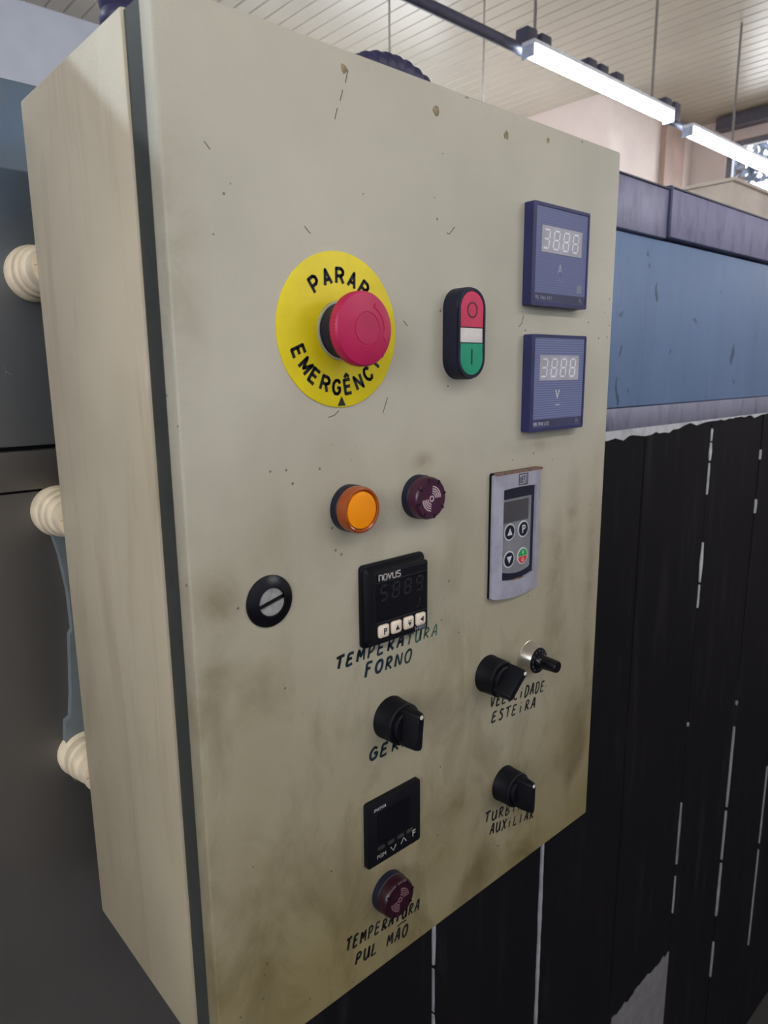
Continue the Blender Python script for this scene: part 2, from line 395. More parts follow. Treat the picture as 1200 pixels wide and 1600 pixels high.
# ------------------------------------------------------------------ the oven behind
OY = 243.7
oven = empty('industrial_oven', (1200, OY+450, FZ), 'long industrial oven with blue, bare steel and dark tarry panels behind the cabinet', 'oven')
OX0, OX1 = -900, 4400
link('oven_core', box(OX0, OX1, OY+12, OY+1000, FZ, 620), M_('oven_inner', S(40, 40, 44), .7), oven, smooth=0)
link('oven_roof', box(420, OX1, OY+21, OY+1000, 620.5, 697), M_('roof_sheet', S(150, 146, 150), .6), oven, smooth=0)
def oven_mat(name, col, kind, rough, metal=0):
    m = bpy.data.materials.new(name); t = NT(m); b = t.b; P = t.pos()
    b.inputs['Roughness'].default_value = rough; b.inputs['Metallic'].default_value = metal
    c0 = tuple(c*.86 for c in col[:3])+(1,); c1 = tuple(min(1, c*1.1) for c in col[:3])+(1,)
    base = t.ramp(t.noise(t.map(P, (1, 1, .3)), 7, 5, .6), [(.3, c0), (.7, c1)])
    if kind == 'blue':      # dark chips and faint scratches
        v = t.noise(t.map(P, (1, 1, .5)), 30, 3, .5, .8)
        base = t.mix(t.math('MULTIPLY', t.ramp(v, [(.69, (0, 0, 0, 1)), (.73, (1, 1, 1, 1))]), .7), base, S(50, 60, 70))
        v2 = t.noise(t.map(P, (12, 1, 1)), 6, 4, .6)
        base = t.mix(t.math('MULTIPLY', t.ramp(v2, [(.6, (0, 0, 0, 1)), (.75, (1, 1, 1, 1))]), .3), base, S(70, 90, 110))
    if kind == 'galv':
        v = t.noise(t.map(P, (3, 1, 1)), 14, 5, .6)
        base = t.mix(t.math('MULTIPLY', t.ramp(v, [(.5, (0, 0, 0, 1)), (.7, (1, 1, 1, 1))]), .55), base, S(92, 88, 108))
    if kind == 'tar':       # smeared thin places near the top, near-black elsewhere
        v = t.noise(t.map(P, (7, 1, .8)), 5, 5, .6)
        base = t.mix(t.math('MULTIPLY', t.ramp(v, [(.55, (0, 0, 0, 1)), (.8, (1, 1, 1, 1))]), .3), base, S(74, 70, 76)); b.inputs['Specular IOR Level'].default_value = .12
    if kind == 'steel':
        v = t.noise(t.map(P, (.6, 1, 60)), 9, 3, .5)
        base = t.mix(t.math('MULTIPLY', v, .3), base, tuple(c*.6 for c in col[:3])+(1,))
        sz = t.n('ShaderNodeSeparateXYZ'); t.l(P, sz.inputs[0])      # blue mixed in towards the top, edge broken by noise
        wz = t.math('ADD', t.math('MULTIPLY', t.math('SUBTRACT', sz.outputs[2], ZB+.50), 5.0), t.math('MULTIPLY', t.math('SUBTRACT', t.noise(P, 14, 4), .5), 1.2), clamp=True)
        base = t.mix(wz, base, S(70, 104, 136))
        s_ = t.n('ShaderNodeTexVoronoi', feature='DISTANCE_TO_EDGE', i_Scale=11.0); t.l(t.map(P, (3.1, 1, 1.3)), s_.inputs['Vector'])
        sm = t.math('MULTIPLY', t.math('LESS_THAN', s_.outputs['Distance'], .0025), t.math('GREATER_THAN', t.noise(P, 19, 2), .68))
        base = t.mix(t.math('MULTIPLY', sm, .7), base, S(170, 178, 186))
    t.l(base, b.inputs['Base Color'])
    t.bump(t.noise(t.map(P, (1, 1, .6)), 24, 4), .25, .002)
    return m
blue = oven_mat('blue_enamel', S(112, 135, 172), 'blue', .42)
galv = oven_mat('bare_galvanised', S(143, 141, 170), 'galv', .5, .2)
tar = oven_mat('tarry_black', S(20, 18, 22), 'tar', .65)
inox = oven_mat('dull_stainless', S(124, 126, 128), 'steel', .5, .5)
inox2 = oven_mat('brown_stainless', S(108, 104, 100), 'plain', .45, .55)
band = oven_mat('grey_steel', S(147, 147, 168), 'galv', .45, .3)
white_s = M_('white_sealant', S(205, 205, 210), .7, var=.15)
link('side_panel', box(-900, 300, OY, OY+10, 374, 629, bev=2), inox, oven, label='dark blue reflective upper panel left of the cabinet')
link('side_panel', box(303, OX1, OY, OY+10, 368, 624, bev=2), blue, oven, label='light blue enamelled panel with dark chips')
link('steel_band', box(300, OX1, OY-3, OY+9, 333, 367, bev=1.5), band, oven, label='bare grey steel band under the blue panel')
link('steel_band', box(-900, 299, OY-2, OY+9, 341, 371, bev=1.5), inox2, oven)
link('lower_panel', box(-900, 189, OY, OY+10, FZ, 339.5, bev=1), inox2, oven, label='brown grey stainless lower panel')
for x0, x1, z0, z1 in ((-900, -60, 632, 690), (420, 949, 625.5, 697), (957.5, 2400, 629.5, 701), (2408, OX1, 629.5, 701)):  # leftmost panel is unseen, added to cut the light on the cabinet side
    link('hood_panel', box(x0, x1, OY-7, OY+20, z0, z1, bev=2), galv, oven, label='bare galvanised top panel')
    link('hood_rail', box(x0, x1, OY-8.5, OY+20, z1, z1+2.2), M_('dark_edge', S(70, 66, 84), .5), oven)
link('corner_post', box(949, 957.5, OY-9.5, OY+16, 627, 703.5, bev=1), M_('dark_blue_strip', S(36, 42, 84), .5), oven, label='dark blue joint strip between the galvanised panels')
src = None
for k in range(17):                              # dark cladding planks, 250 mm wide
    x0 = 191 + k*248.5
    if src is None: src = link('cladding_plank', box(x0, x0+246.5, OY, OY+10, FZ, 331, bev=1.2, seg=1), tar, oven); s0 = x0
    else:
        o = src.copy(); COL.objects.link(o); o.parent = oven; o.location = src.location + Vector(((x0-s0)/1000, random.uniform(-.001, .001), 0))
def blob(x, z0, z1, wd, y=OY):                    # drip of sealant: irregular narrow strip
    n = max(4, int(abs(z0-z1)/18)); L = []; R2 = []
    for i in range(n+1):
        z = z0+(z1-z0)*i/n; q = wd*(.55+.45*random.random())*(1 if 0 < i < n else .5)
        L.append((x-q/2+random.uniform(-.5, .5), z)); R2.append((x+q/2, z))
    return prism(L+R2[::-1], y-2.5, y+3)
for x, z0, z1, wd in ((1184, 315, 292, 6), (1184, 289, 255, 10), (1184, 250, 190, 6), (1184, 95, 16, 11), (1184, 10, -37, 5), (1184, -283, -291, 7), (1184, -600, -465, 4),
                      (1433.5, 255, 235, 3), (1433.5, 148, 118, 7), (1433.5, -320, -330, 7), (1433.5, -384, -589, 7), (1433.5, -600, -730, 5), (1433.5, -740, -885, 9), (1433.5, -960, -1060, 6),
                      (1184, -490, -610, 8), (1184, -640, -730, 5), (1682, -587, -810, 5), (1682, -830, -1125, 5),
                      (687, -250, -700, 7), (687, -700, -1300, 6), (438.5, -250, -372, 6), (438.5, -455, -640, 6), (438.5, -380, -450, 2.5)):
    link('joint_sealant', blob(x, z0, z1, wd), white_s if z0 > -200 else M_('grey_sealant', S(160, 160, 166), .7), oven, smooth=0)
pts = [(310, 336)]                                # torn white film under the band
x = 310
top = []
while x < 2300:
    z = 320 + random.uniform(-4, 4) if x < 1050 else 328 + random.uniform(-3, 3)
    if x > 1190 and random.random() < .3: z = 331.5
    top.append((x, z)); x += random.uniform(9, 26)
link('torn_film', prism([(310, 333.5)]+top+[(2300, 333.5)], OY-2, OY-.1), white_s, oven, smooth=0, label='torn white protective film along the band')
bot = [(945, -846)]; x = 948
while x < 1178: bot.append((x, -836+ (x-948)*.05 + random.uniform(-6, 7))); x += random.uniform(6, 14)
link('bare_patch', prism(bot+[(1181, -826), (1181, FZ+4), (945, FZ+4)], OY-2, OY-.1), M_('bare_grey', S(120, 116, 118), .7), oven, smooth=0, label='grey patch where the black coating is gone')
# beige sheet housing standing on the oven
hs = empty('duct_housing', (3200, 1200, 703), 'beige sheet metal housing standing on top of the oven', 'housing')
beige = M_('beige_sheet', S(214, 200, 186), .55, var=.12, scale=6)
link('housing_shell', box(2500, 4300, 800, 1240, 706, 1060, bev=4), beige, hs)
link('housing_lid', box(2490, 4310, 790, 1250, 1060, 1072, bev=3), beige, hs)

# ------------------------------------------------------------------ spacers and the strip behind the cabinet
cer = M_('cream_ceramic', S(240, 222, 192), .45, var=.12, scale=60)
for i, zc in enumerate((499, 323, 118)):
    x = 11.5
    r = lathe([(0, 243.5), (19.5, 243.5), (20, 238), (18.6, 234), (17.4, 232.5), (18.6, 228), (17.8, 223), (16, 221.5), (16.8, 217), (16, 212), (14.5, 210), (14.5, 195.2), (0, 195.2)], x, zc, 40)
    s_ = link('ribbed_spacer', r, cer, label='cream ribbed ceramic spacer between cabinet back and oven, ' + ('topmost of three', 'middle of three', 'lowest of three')[i], cat='spacer', group='ceramic spacers behind the cabinet')
    link('crack_line', ribbon([(x-13, zc+.5), (x-7, zc+.2), (x, zc-.4)], .35, 195.0, 195.15), M_('crack_dirt', S(120, 104, 84), .8), s_, smooth=0)
link('mounting_strip', prism([(2, 316), (8, 289), (11.5, 257.5), (12, 226), (9.5, 222), (7.3, 190), (6, 172), (3.5, 152.5), (-.5, 150), (-2, 134.8), (-2, 115), (2, 96), (34, 96), (34, 316)], 236, 243.4),
     M_('grey_blue_paint', S(124, 132, 136), .6, var=.1), label='grey blue painted strip with a broken edge between the two lower spacers', cat='strip', smooth=0)

# ------------------------------------------------------------------ the cabinet
cab = empty('electrical_cabinet', (200, 100, 0), 'cream steel electrical control cabinet with stained door full of buttons and meters', 'cabinet')
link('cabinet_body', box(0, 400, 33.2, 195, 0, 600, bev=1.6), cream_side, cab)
link('door_recess', box(1.8, 398.2, 12, 40, 1.8, 598.2), M_('recess_shade_grey', S(58, 60, 57), .6), cab, label='recessed channel between body and door, shade painted grey')  # dark grey paints in the shade between body and door
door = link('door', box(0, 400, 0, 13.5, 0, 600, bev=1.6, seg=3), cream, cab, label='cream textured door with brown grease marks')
SCR = [[(113, 590), (111, 583)], [(109, 579), (107, 573)], [(105, 569), (103, 563)], [(80.5, 505), (83, 502.5), (84.3, 501.8)], [(22.5, 536.5), (25.5, 533.5)], [(136.4, 401.5), (140.5, 411)], [(201, 519), (196, 514), (193.5, 514.5)], [(154.5, 458), (158, 455)], [(101.5, 404.6), (98, 402), (93.5, 401)], [(277, 466.5), (275, 461), (271.5, 458)]]
chipm = M_('peeled_filler', S(150, 134, 104), .8, var=.3, scale=300)
for x, z, r in ((110, 590, 2.2), (183, 584, 2.6), (252, 584, 2.6), (300, 590, 1.6)):
    pts_ = [(x+r*random.uniform(.7, 1.2)*math.cos(a*.785), z+1.2*r*random.uniform(.7, 1.2)*math.sin(a*.785)) for a in range(8)]
    link('paint_chip', prism(pts_, -.25, .1), chipm, door, smooth=0)

hair = M_('dark_scratch', S(74, 64, 46), .8, var=.3, scale=200)
for p in SCR:
    link('scratch_mark', ribbon(p, .45, -.12, .05), hair, door, smooth=0)
# handwriting in marker: stroke alphabet, unit box 0..1 x 0..1
G = {
 'T': [[(0, .95), (.5, 1), (1, 1.05)], [(.5, 1), (.45, .5), (.38, 0)]],
 'E': [[(.8, 1), (.2, .95), (.1, .5), (.05, 0), (.75, .05)], [(.12, .52), (.65, .56)]],
 'M': [[(0, 0), (.15, .95), (.45, .35), (.8, 1), (.9, 0)]],
 'P': [[(.2, 1), (.1, 0)], [(.15, .95), (.6, 1.02), (.8, .78), (.55, .5), (.18, .45)]],
 'R': [[(.2, 1), (.1, 0)], [(.15, .95), (.6, 1.02), (.78, .78), (.5, .55), (.2, .48), (.5, .3), (.85, 0)]],
 'A': [[(0, 0), (.3, .6), (.5, 1), (.7, .95), (.8, 0)], [(.2, .38), (.78, .42)]],
 'U': [[(.1, 1), (.08, .3), (.25, .02), (.6, .05), (.78, .4), (.85, 1)], [(.85, 1), (.9, 0)]],
 'F': [[(.85, 1), (.2, .95), (.15, .5), (.1, -.1)], [(.15, .52), (.65, .56)]],
 'O': [[(.5, 1), (.15, .8), (.05, .35), (.3, .02), (.7, .1), (.9, .55), (.8, .95), (.5, 1), (.35, .9)]],
 'N': [[(.05, 0), (.15, 1), (.75, .05), (.9, 1.05)]],
 'G': [[(.85, .85), (.5, 1), (.15, .7), (.08, .3), (.35, 0), (.75, .1), (.9, .45), (.5, .5)]],
 'L': [[(.2, 1), (.1, .4), (.05, 0), (.75, .06)]],
 'V': [[(.05, 1), (.35, 0), (.85, 1.02)]],
 'C': [[(.85, .9), (.45, 1), (.12, .65), (.1, .25), (.4, 0), (.8, .12)]],
 'I': [[(.45, .95), (.35, 0)]],
 'i': [[(.45, .68), (.38, 0)], [(.46, .95), (.5, 1.02)]],
 'D': [[(.2, 1), (.1, 0), (.6, .08), (.9, .5), (.7, .95), (.15, 1)]],
 'S': [[(.85, .9), (.45, 1), (.2, .75), (.6, .5), (.7, .2), (.4, 0), (.05, .1)]],
 'B': [[(.2, 1), (.1, 0), (.6, .05), (.75, .3), (.2, .5), (.65, .65), (.7, .95), (.18, 1)]],
 'X': [[(.1, 1), (.85, 0)], [(.9, 1), (.0, -.1)]],
}
def smooth_pts(p):
    if len(p) < 3: return p
    out = []
    for i in range(len(p)-1):
        a, b, c, d = p[max(i-1, 0)], p[i], p[i+1], p[min(i+2, len(p)-1)]
        for k in range(4):
            t = k/4
            out.append(tuple(.5*((2*b[j])+(-a[j]+c[j])*t+(2*a[j]-5*b[j]+4*c[j]-d[j])*t*t+(-a[j]+3*b[j]-3*c[j]+d[j])*t**3) for j in (0, 1)))
    out.append(p[-1]); return out
def handwriting(lines, label, m, wd=2.0):
    bm = bmesh.new()
    for s, (x0, z0), (x1, z1), h in lines:
        n = len(s); st = ((x1-x0)/n, (z1-z0)/n)
        for k, ch in enumerate(s):
            if ch == ' ': continue
            ox, oz = x0+st[0]*k, z0+st[1]*k+random.uniform(-.25, .25); gw = st[0]*.72; hh = h*random.uniform(.93, 1.06)
            for stroke in G[ch]:
                pts_ = [(ox+u*gw+v*h*.16, oz+v*hh+u*st[1]*.7) for u, v in smooth_pts(stroke)]
                ribbon(pts_, lambda t: wd*(.92+.18*math.sin(2.2*t+k)), -.12, .05, bm)
    return bm
ink = M_('black_marker', S(9, 14, 18), .6, var=.3, scale=90); ink_t = M_('teal_marker', S(6, 36, 48), .6, var=.6, scale=70)
ink_f = M_('faded_marker', S(58, 92, 78), .7, var=.4, scale=90)
link('marker_writing', handwriting([('TEMPERA', (94.2, 243.4), (156, 242.6), 8), ('FORNO', (118.3, 231.1), (163, 228.9), 8.4)], '', None), ink_t, door, smooth=0, label='teal handwriting TEMPERATURA FORNO under the square controller')
link('marker_writing', handwriting([('TURA', (156, 242.4), (189, 241.6), 7.6)], '', None, 1.5), ink_f, door, smooth=0, label='faded end of the word TEMPERATURA')
link('marker_writing', handwriting([('GERAL', (121, 169.2), (172, 166.4), 8.2)], '', None), ink_t, door, smooth=0, label='teal handwriting GERAL under a switch')
link('marker_writing', handwriting([('VELOCiDADE', (248.3, 164.4), (322.7, 154.8), 8.6), ('ESTEiRA', (250.3, 150.4), (311, 143.5), 8.4)], '', None, 1.65), ink, door, smooth=0, label='black handwriting VELOCIDADE ESTEIRA')
link('marker_writing', handwriting([('TURBINA', (244.1, 63.3), (307, 50.4), 8.2), ('AUXiLIAR', (251.1, 49.3), (314, 36.1), 8.2)], '', None, 1.65), ink, door, smooth=0, label='black handwriting TURBINA AUXILIAR')
bm = handwriting([('TEMPERATURA', (97.1, 34.3), (170.5, 26.1), 8.2), ('PUL MAO', (105.3, 18.0), (158, 11.6), 8.4)], '', None, 1.85)
ribbon([(146, 24.6), (150, 25.4), (155, 25)], 1.1, -.12, .05, bm)
link('marker_writing', bm, ink, door, smooth=0, label='black handwriting TEMPERATURA PULMÃO at the bottom of the door')

BL = {'P': [[(0, 0), (0, 1), (.6, 1), (.85, .85), (.85, .6), (.6, .45), (0, .45)]], 'A': [[(0, 0), (.45, 1), (.9, 0)], [(.17, .33), (.73, .33)]],
 'R': [[(0, 0), (0, 1), (.6, 1), (.85, .85), (.85, .65), (.6, .5), (0, .5)], [(.5, .5), (.9, 0)]], 'E': [[(.8, 1), (0, 1), (0, 0), (.8, 0)], [(0, .52), (.7, .52)]],
 'M': [[(0, 0), (0, 1), (.5, .25), (1, 1), (1, 0)]], 'N': [[(0, 0), (0, 1), (.85, 0), (.85, 1)]], 'I': [[(.4, 0), (.4, 1)]],
 'G': [[(.85, .78), (.65, .97), (.3, .97), (.05, .75), (0, .5), (.05, .25), (.3, .02), (.65, .02), (.87, .2), (.87, .46), (.5, .46)]],
 'C': [[(.85, .75), (.65, .97), (.3, .97), (.05, .75), (0, .5), (.05, .25), (.3, .03), (.65, .03), (.85, .25)]],
 'Ê': [[(.8, 1), (0, 1), (0, 0), (.8, 0)], [(0, .52), (.7, .52)], [(.1, 1.18), (.4, 1.4), (.7, 1.18)]],
 'n': [[(0, 0), (0, .95), (.6, .95), (.8, .8), (.8, 0)]], 'o': [[(.15, 0), (0, .15), (0, .8), (.15, .95), (.65, .95), (.8, .8), (.8, .15), (.65, 0), (.15, 0), (0, .15)]],
 'v': [[(0, .95), (.35, 0), (.8, .95)]], 'u': [[(0, .95), (0, .12), (.12, 0), (.8, 0), (.8, .95)]], 's': [[(.8, .95), (.1, .95), (0, .85), (0, .58), (.8, .42), (.8, .1), (.7, 0), (0, 0)]],
 'w': [[(0, 1), (0, 0), (.9, 0), (.9, 1)], [(.45, 0), (.45, .9)]], 'e': [[(.85, 0), (0, 0), (0, 1), (.85, 1), (.85, .5), (0, .5)]], 'g': [[(.85, .1), (0, .1), (0, 1), (.85, 1), (.85, -.25), (0, -.25)]]}
def block(bm, s, x, z, h, gw, step, y, t, rot=0):
    c, s_ = math.cos(rot), math.sin(rot)
    for k, ch in enumerate(s):
        for st in BL[ch]:
            p = [(x+(u*gw+k*step)*c-v*h*s_, z+(u*gw+k*step)*s_+v*h*c) for u, v in st]
            for a, b in zip(p, p[1:]): ribbon([a, b], t, y-.1, y+.02, bm)
            for q in p[(0 if p[0] == p[-1] else 1):-1]: prism(circle(q[0], q[1], t/2, 10), y-.1, y+.02, bm)
    return bm
# --- emergency stop
cx, cz = 103, 450.4
yel = M_('yellow_legend', S(236, 214, 22), .45, var=.08, scale=30)
es = link('emergency_stop_button', lathe([(0, 0), (15.4, 0), (15.4, -2), (15, -2.2), (15, -16.5), (0, -16.5)], cx, cz, 48), navy_black, cab, label='large red mushroom emergency stop button on a yellow disc')
link('legend_disc', lathe([(0, -.05), (43.8, -.05), (43.8, -.75), (43.4, -.95), (17, -.95)], cx, cz, 96), yel, es, label='round yellow legend disc')
link('lock_ring', lathe([(15.5, -.9), (16.8, -.9), (16.8, -1.8), (15.5, -1.8)], cx, cz, 48), M_('clear_ring', S(190, 186, 150), .4), es)
bm = bmesh.new()
def arc_text(s, r, mid, step, top):
    n = len(s)
    for k, ch in enumerate(s):
        off = (k-(n-1)/2)*step
        a = math.radians(mid-off if top else mid+off)
        rot = a-math.pi/2 if top else a+math.pi/2
        x, z = cx+r*math.cos(a), cz+r*math.sin(a)
        gw = (3 if ch == 'I' else 5.5 if ch == 'M' else 5.7); hw = gw*.45
        block(bm, ch, x-hw*math.cos(rot), z-hw*math.sin(rot), 8.0, gw, 0, -.97, 1.95, rot)
arc_text('PARAR', 26.4, 89, 18.0, True)
link('lettering', bm, black_ink, es, smooth=0, label='black lettering PARAR'); bm = bmesh.new()
arc_text('EMERGÊNCIA', 36.2, 271.5, 15.4, False)
link('lettering', bm, black_ink, es, smooth=0, label='black lettering EMERGÊNCIA')
link('triangle_mark', prism([(cx-3.1, cz-43), (cx+3.1, cz-43), (cx, cz-37.4)], -1.07, -.95), black_ink, es, smooth=0)
red = M_('magenta_red_plastic', S(190, 20, 82), .45, var=.08, scale=50, bump=.05)
link('mushroom_head', lathe([(0, -15.8), (15.5, -15.8), (18.5, -16.2), (20.4, -17.2), (20.6, -18.2), (20.6, -22), (19.6, -23.2), (17, -24), (9.4, -25), (9.2, -24.7), (8.6, -24.7), (8.4, -25.1), (0, -25.3)], cx, cz, 132, knurl=(4, 5)), red, es, label='magenta red mushroom head with a knurled rim')
bm = bmesh.new()
ribbon(arc(cx, cz, 14.2, 65, -5, 12), 2.2, -24.9, -24, bm); prism([(cx+14.2, cz-7), (cx+11.4, cz-1), (cx+17, cz-1)], -24.7, -23.8, bm)
link('release_arrow', bm, M_('dark_red_relief', S(196, 28, 82), .4), es, smooth=0)

# --- double push button
cx, cz = 204.3, 451
def capsule(cx, cz, hw, hh, n=14): return arc(cx, cz+hh-hw, hw, 0, 180, n)+arc(cx, cz-hh+hw, hw, 180, 360, n)
db = link('start_stop_button', prism(capsule(cx, cz, 14, 29.8), -12.5, 0, bev=1.4), navy_black, cab, label='tall double push button, red above green')
link('bezel_ridge', frame(capsule(cx, cz, 13.2, 29), capsule(cx, cz, 11.6, 27.2), -13.6, -12.2), navy_black, db)
def seg_cap(z0, z1, hw, hh):
    o = capsule(cx, cz, hw, hh, 20); out = []
    for x, z in o: out.append((x, min(max(z, z0), z1)))
    q = [out[0]]
    for p in out[1:]:
        if abs(p[0]-q[-1][0])+abs(p[1]-q[-1][1]) > 1e-4: q.append(p)
    return q
link('stop_key', prism(seg_cap(cz+4.2, cz+40, 11.2, 26.8), -13.4, -12, bev=.5), M_('rose_red_key', S(214, 48, 92), .4), db, label='red stop key marked with a ring')
link('lamp_lens', prism([(cx-11.1, cz-5.8), (cx+11.1, cz-5.8), (cx+11.1, cz+3.6), (cx-11.1, cz+3.6)], -13.2, -12, bev=.4), M_('milky_lens', S(222, 214, 210), .4), db, label='milky white lamp lens')
link('start_key', prism(seg_cap(cz-40, cz-6.4, 11.2, 26.8), -13.4, -12, bev=.5), M_('green_key', S(0, 150, 112), .4), db, label='green start key marked with a bar')
link('stop_symbol', frame(circle(cx, cz+15, 5.2), circle(cx, cz+15, 4.1), -13.6, -13.3), M_('maroon_print', S(90, 20, 50), .5), db, smooth=0)
link('start_symbol', box(cx-.7, cx+.7, -13.6, -13.3, cz-20, cz-10), M_('dark_green_print', S(10, 50, 50), .5), db, smooth=0)

# --- panel meters
def face_mat(name, lines):
    m = bpy.data.materials.new(name); t = NT(m); b = t.b; P = t.pos()
    w_ = t.n('ShaderNodeTexWave', wave_type='BANDS', bands_direction='Z', i_Scale=180.0); t.l(P, w_.inputs['Vector'])
    c = t.mix(t.math('MULTIPLY', w_.outputs['Fac'], lines), S(92, 99, 140), S(128, 136, 176))  # slate blue paints in the haze mirrored on the dark face
    t.l(c, b.inputs['Base Color']); b.inputs['Roughness'].default_value = .3; b.inputs['Specular IOR Level'].default_value = .6
    return m
fm_a = face_mat('meter_face_plain', .35); fm_v = face_mat('meter_face_lined', .8)
def meter(x0, x1, z0, z1, unit, fm, label, ulabel, curr):
    nv = M_('navy_plastic', S(40, 44, 92), .38, var=.12)  # housing blue lifted along with the painted haze
    mt = link('panel_meter', prism(rrect(x0, x1, z0, z1, 1.5, 3), -6, 0, bev=0), nv, cab, label=label)
    b_ = bmesh.new()
    o, i_ = rrect(x0, x1, z0, z1, 1.5, 3), rrect(x0+4, x1-2, z0+3, z1-2.2, .6, 3)
    link('front_bezel', frame(o, i_, -8, -5.8), nv, mt)
    link('meter_face', prism(rrect(x0+4, x1-2, z0+3, z1-2.2, .5, 3), -7.4, -5.9), fm, mt, smooth=0, label='dark glossy face, reflected haze painted slate blue')
    w_, h = x1-x0, z1-z0
    dx0, dx1, dz0, dz1 = x0+.155*w_, x0+.87*w_, z0+.53*h, z0+.79*h
    link('display_window', prism(rrect(dx0, dx1, dz0, dz1, .3, 2), -7.7, -7.2), M_('display_grey', S(172, 170, 180), .4), mt, smooth=0, label='unlit grey number window')
    bm = bmesh.new(); n = 4; cw = (dx1-dx0-2)/n
    for k in range(n): seven(bm, dx0+1.6+cw*k, dz0+3, cw*.55, (dz1-dz0)-5.8, -7.82, 'abcdefg' if k else 'abcdg', t=1.25)
    link('display_digits', bm, M_('segment_white', S(226, 226, 234), .4), mt, smooth=0, label='unlit seven segment digits')
    bm = bmesh.new()
    text(bm, unit, x0+.49*w_, z0+.33*h, 7.2, -7.4, wide=.85, bold=.012, align='CENTER')
    if curr: link('lettering', bm, M_('faint_print', S(176, 180, 200), .6), mt, smooth=0); bm = bmesh.new()
    xs = x0+.5*w_; zs = z0+.27*h
    ribbon([(xs-2.6, zs-.5), (xs-1.3, zs+.5), (xs, zs), (xs+1.3, zs-.5), (xs+2.6, zs+.5)], .7, -7.5, -7.3, bm)
    if curr: prism(rrect(x1-14, x1-7.5, z0+11.5, z0+17.5, .3, 2), -7.6, -7.3, bm)
    link('unit_mark', bm, grey_ink if curr else white_ink, mt, smooth=0)
    bm = bmesh.new()
    text(bm, 'HB 1940 AX1', x0+5, z0+4.2, 3.1, -7.5, wide=.83, bold=.012)
    link('model_lettering', bm, grey_ink if curr else M_('pale_print', S(180, 182, 196), .6), mt, smooth=0)
    link('class_mark', text(bmesh.new(), 'Fs', x1-10.5, z0+4.4, 3.6, -7.5, wide=.9), grey_ink, mt, smooth=0)
    link('footer_strip', prism([(x0+4.2, z0+3.2), (x1-2.2, z0+3.2), (x1-2.2, z0+9.2), (x0+4.2, z0+9.2)], -7.46, -7.3), M_('footer_slate', S(58, 60, 92), .35), mt, smooth=0)
meter(274.6, 347, 473.4, 544.8, 'A', fm_a, 'upper square panel meter, amperes', 'A', True)
meter(277.4, 349.6, 380.6, 453, 'V', fm_v, 'lower square panel meter with fine lines, volts', 'V', False)

# --- amber pilot lamp
cx, cz = 107.6, 345.4
al = link('pilot_lamp', lathe([(0, 0), (14.6, 0), (14.6, -5.2), (14, -6), (0, -6)], cx, cz), navy_black, cab, label='round amber pilot lamp in a black collar')
link('lens_rim', lathe([(13.4, -5.8), (14.3, -6), (14.4, -11), (13.8, -12.8), (12.8, -13.2), (11.9, -12.6), (11.6, -11), (11.6, -6)], cx, cz), M_('amber_rim', S(176, 78, 14), .22, spec=.6, trans=.2, coat=.3), al, label='brownish amber outer ring')
link('lens', lathe([(0, -13.2), (9, -13.1), (11.2, -12.6), (11.6, -11.6), (11.6, -6), (0, -6)], cx, cz), M_('amber_lens', S(255, 152, 0), .5, spec=.3, var=.05), al, label='bright orange flat lens')

# --- buzzers
pur = M_('plum_plastic', S(64, 22, 48), .3, var=.15); pur_d = M_('plum_dark', S(48, 22, 44), .38, var=.15)
def buzzer(cx, cz, label, face, col):
    b0 = link('buzzer', lathe([(0, 0), (14.7, 0), (14.7, -5), (14.2, -5.6), (0, -5.6)], cx, cz), navy_black, cab, label=label)
    bm = lathe([(0, -5.5), (14.2, -5.5), (14.2, -11), (13.4, -12.9), (12.8, -13.4), (0, -13.4)], cx, cz, 60)
    link('buzzer_cap', bm, face, b0)
    bm = bmesh.new()
    for a in range(0, 360, 45):
        c, s_ = math.cos(math.radians(a+12)), math.sin(math.radians(a+12))
        ribbon([(cx+10.6*c, cz+10.6*s_), (cx+13.6*c, cz+13.6*s_)], 1.1, -13.55, -11.5, bm)
    link('sound_slots', bm, black, b0, smooth=0)
    bm = bmesh.new()
    b2 = frame(circle(cx, cz, 2.1, 20), circle(cx, cz, 1.3, 20), -13.6, -13.35); merge(bm, b2)
    for r in (3.6, 5.1, 6.6, 8.1):
        ribbon(arc(cx, cz, r, 2, 84, 9), .75, -13.6, -13.35, bm); ribbon(arc(cx, cz, r, 182, 264, 9), .75, -13.6, -13.35, bm)
    link('sound_symbol', bm, col, b0, smooth=0, label='printed sound wave rings')
buzzer(166.8, 345, 'plum red buzzer beside the amber lamp', pur, M_('pinkish_print', S(206, 180, 190), .5))
buzzer(136.4, 61.3, 'dark plum buzzer low on the door', M_('plum_deep', S(42, 10, 24), .3), M_('rose_print', S(120, 90, 98), .5))

# --- drive keypad
x0, x1, z0, z1 = 241.5, 299.6, 253.5, 352.5
kp = link('drive_keypad', prism(rrect(x0, x1, z0+2, z1, 1.5, 3), -2.2, 0), black, cab, label='tall silver framed keypad with four round keys')
def bowed(x0, x1, z0, z1, r, sag, n=5):
    o = []
    for x, z in rrect(x0, x1, z0, z1, r, n): o.append((x, z))
    return o
outer = []; inner = []
ix0, ix1, iz0, iz1 = x0+9.5, x1-8, z0+13, z1-12
N = 16
for (a0, a1, b0, b1, dst, sg) in ((x0, x1, z0+3, z1-1.5, outer, 3.2), (ix0, ix1, iz0+3, iz1-1, inner, 2.6)):
    for i in range(N+1): t = i/N; dst.append((a0+(a1-a0)*t, b0-sg*math.sin(math.pi*t)))
    for i in range(N+1): t = i/N; dst.append((a1, b0+(b1-b0)*t))
    for i in range(N+1): t = i/N; dst.append((a1-(a1-a0)*t, b1+(1.3 if dst is outer else .6)*math.sin(math.pi*t)))
    for i in range(N+1): t = i/N; dst.append((a0, b1-(b1-b0)*t))
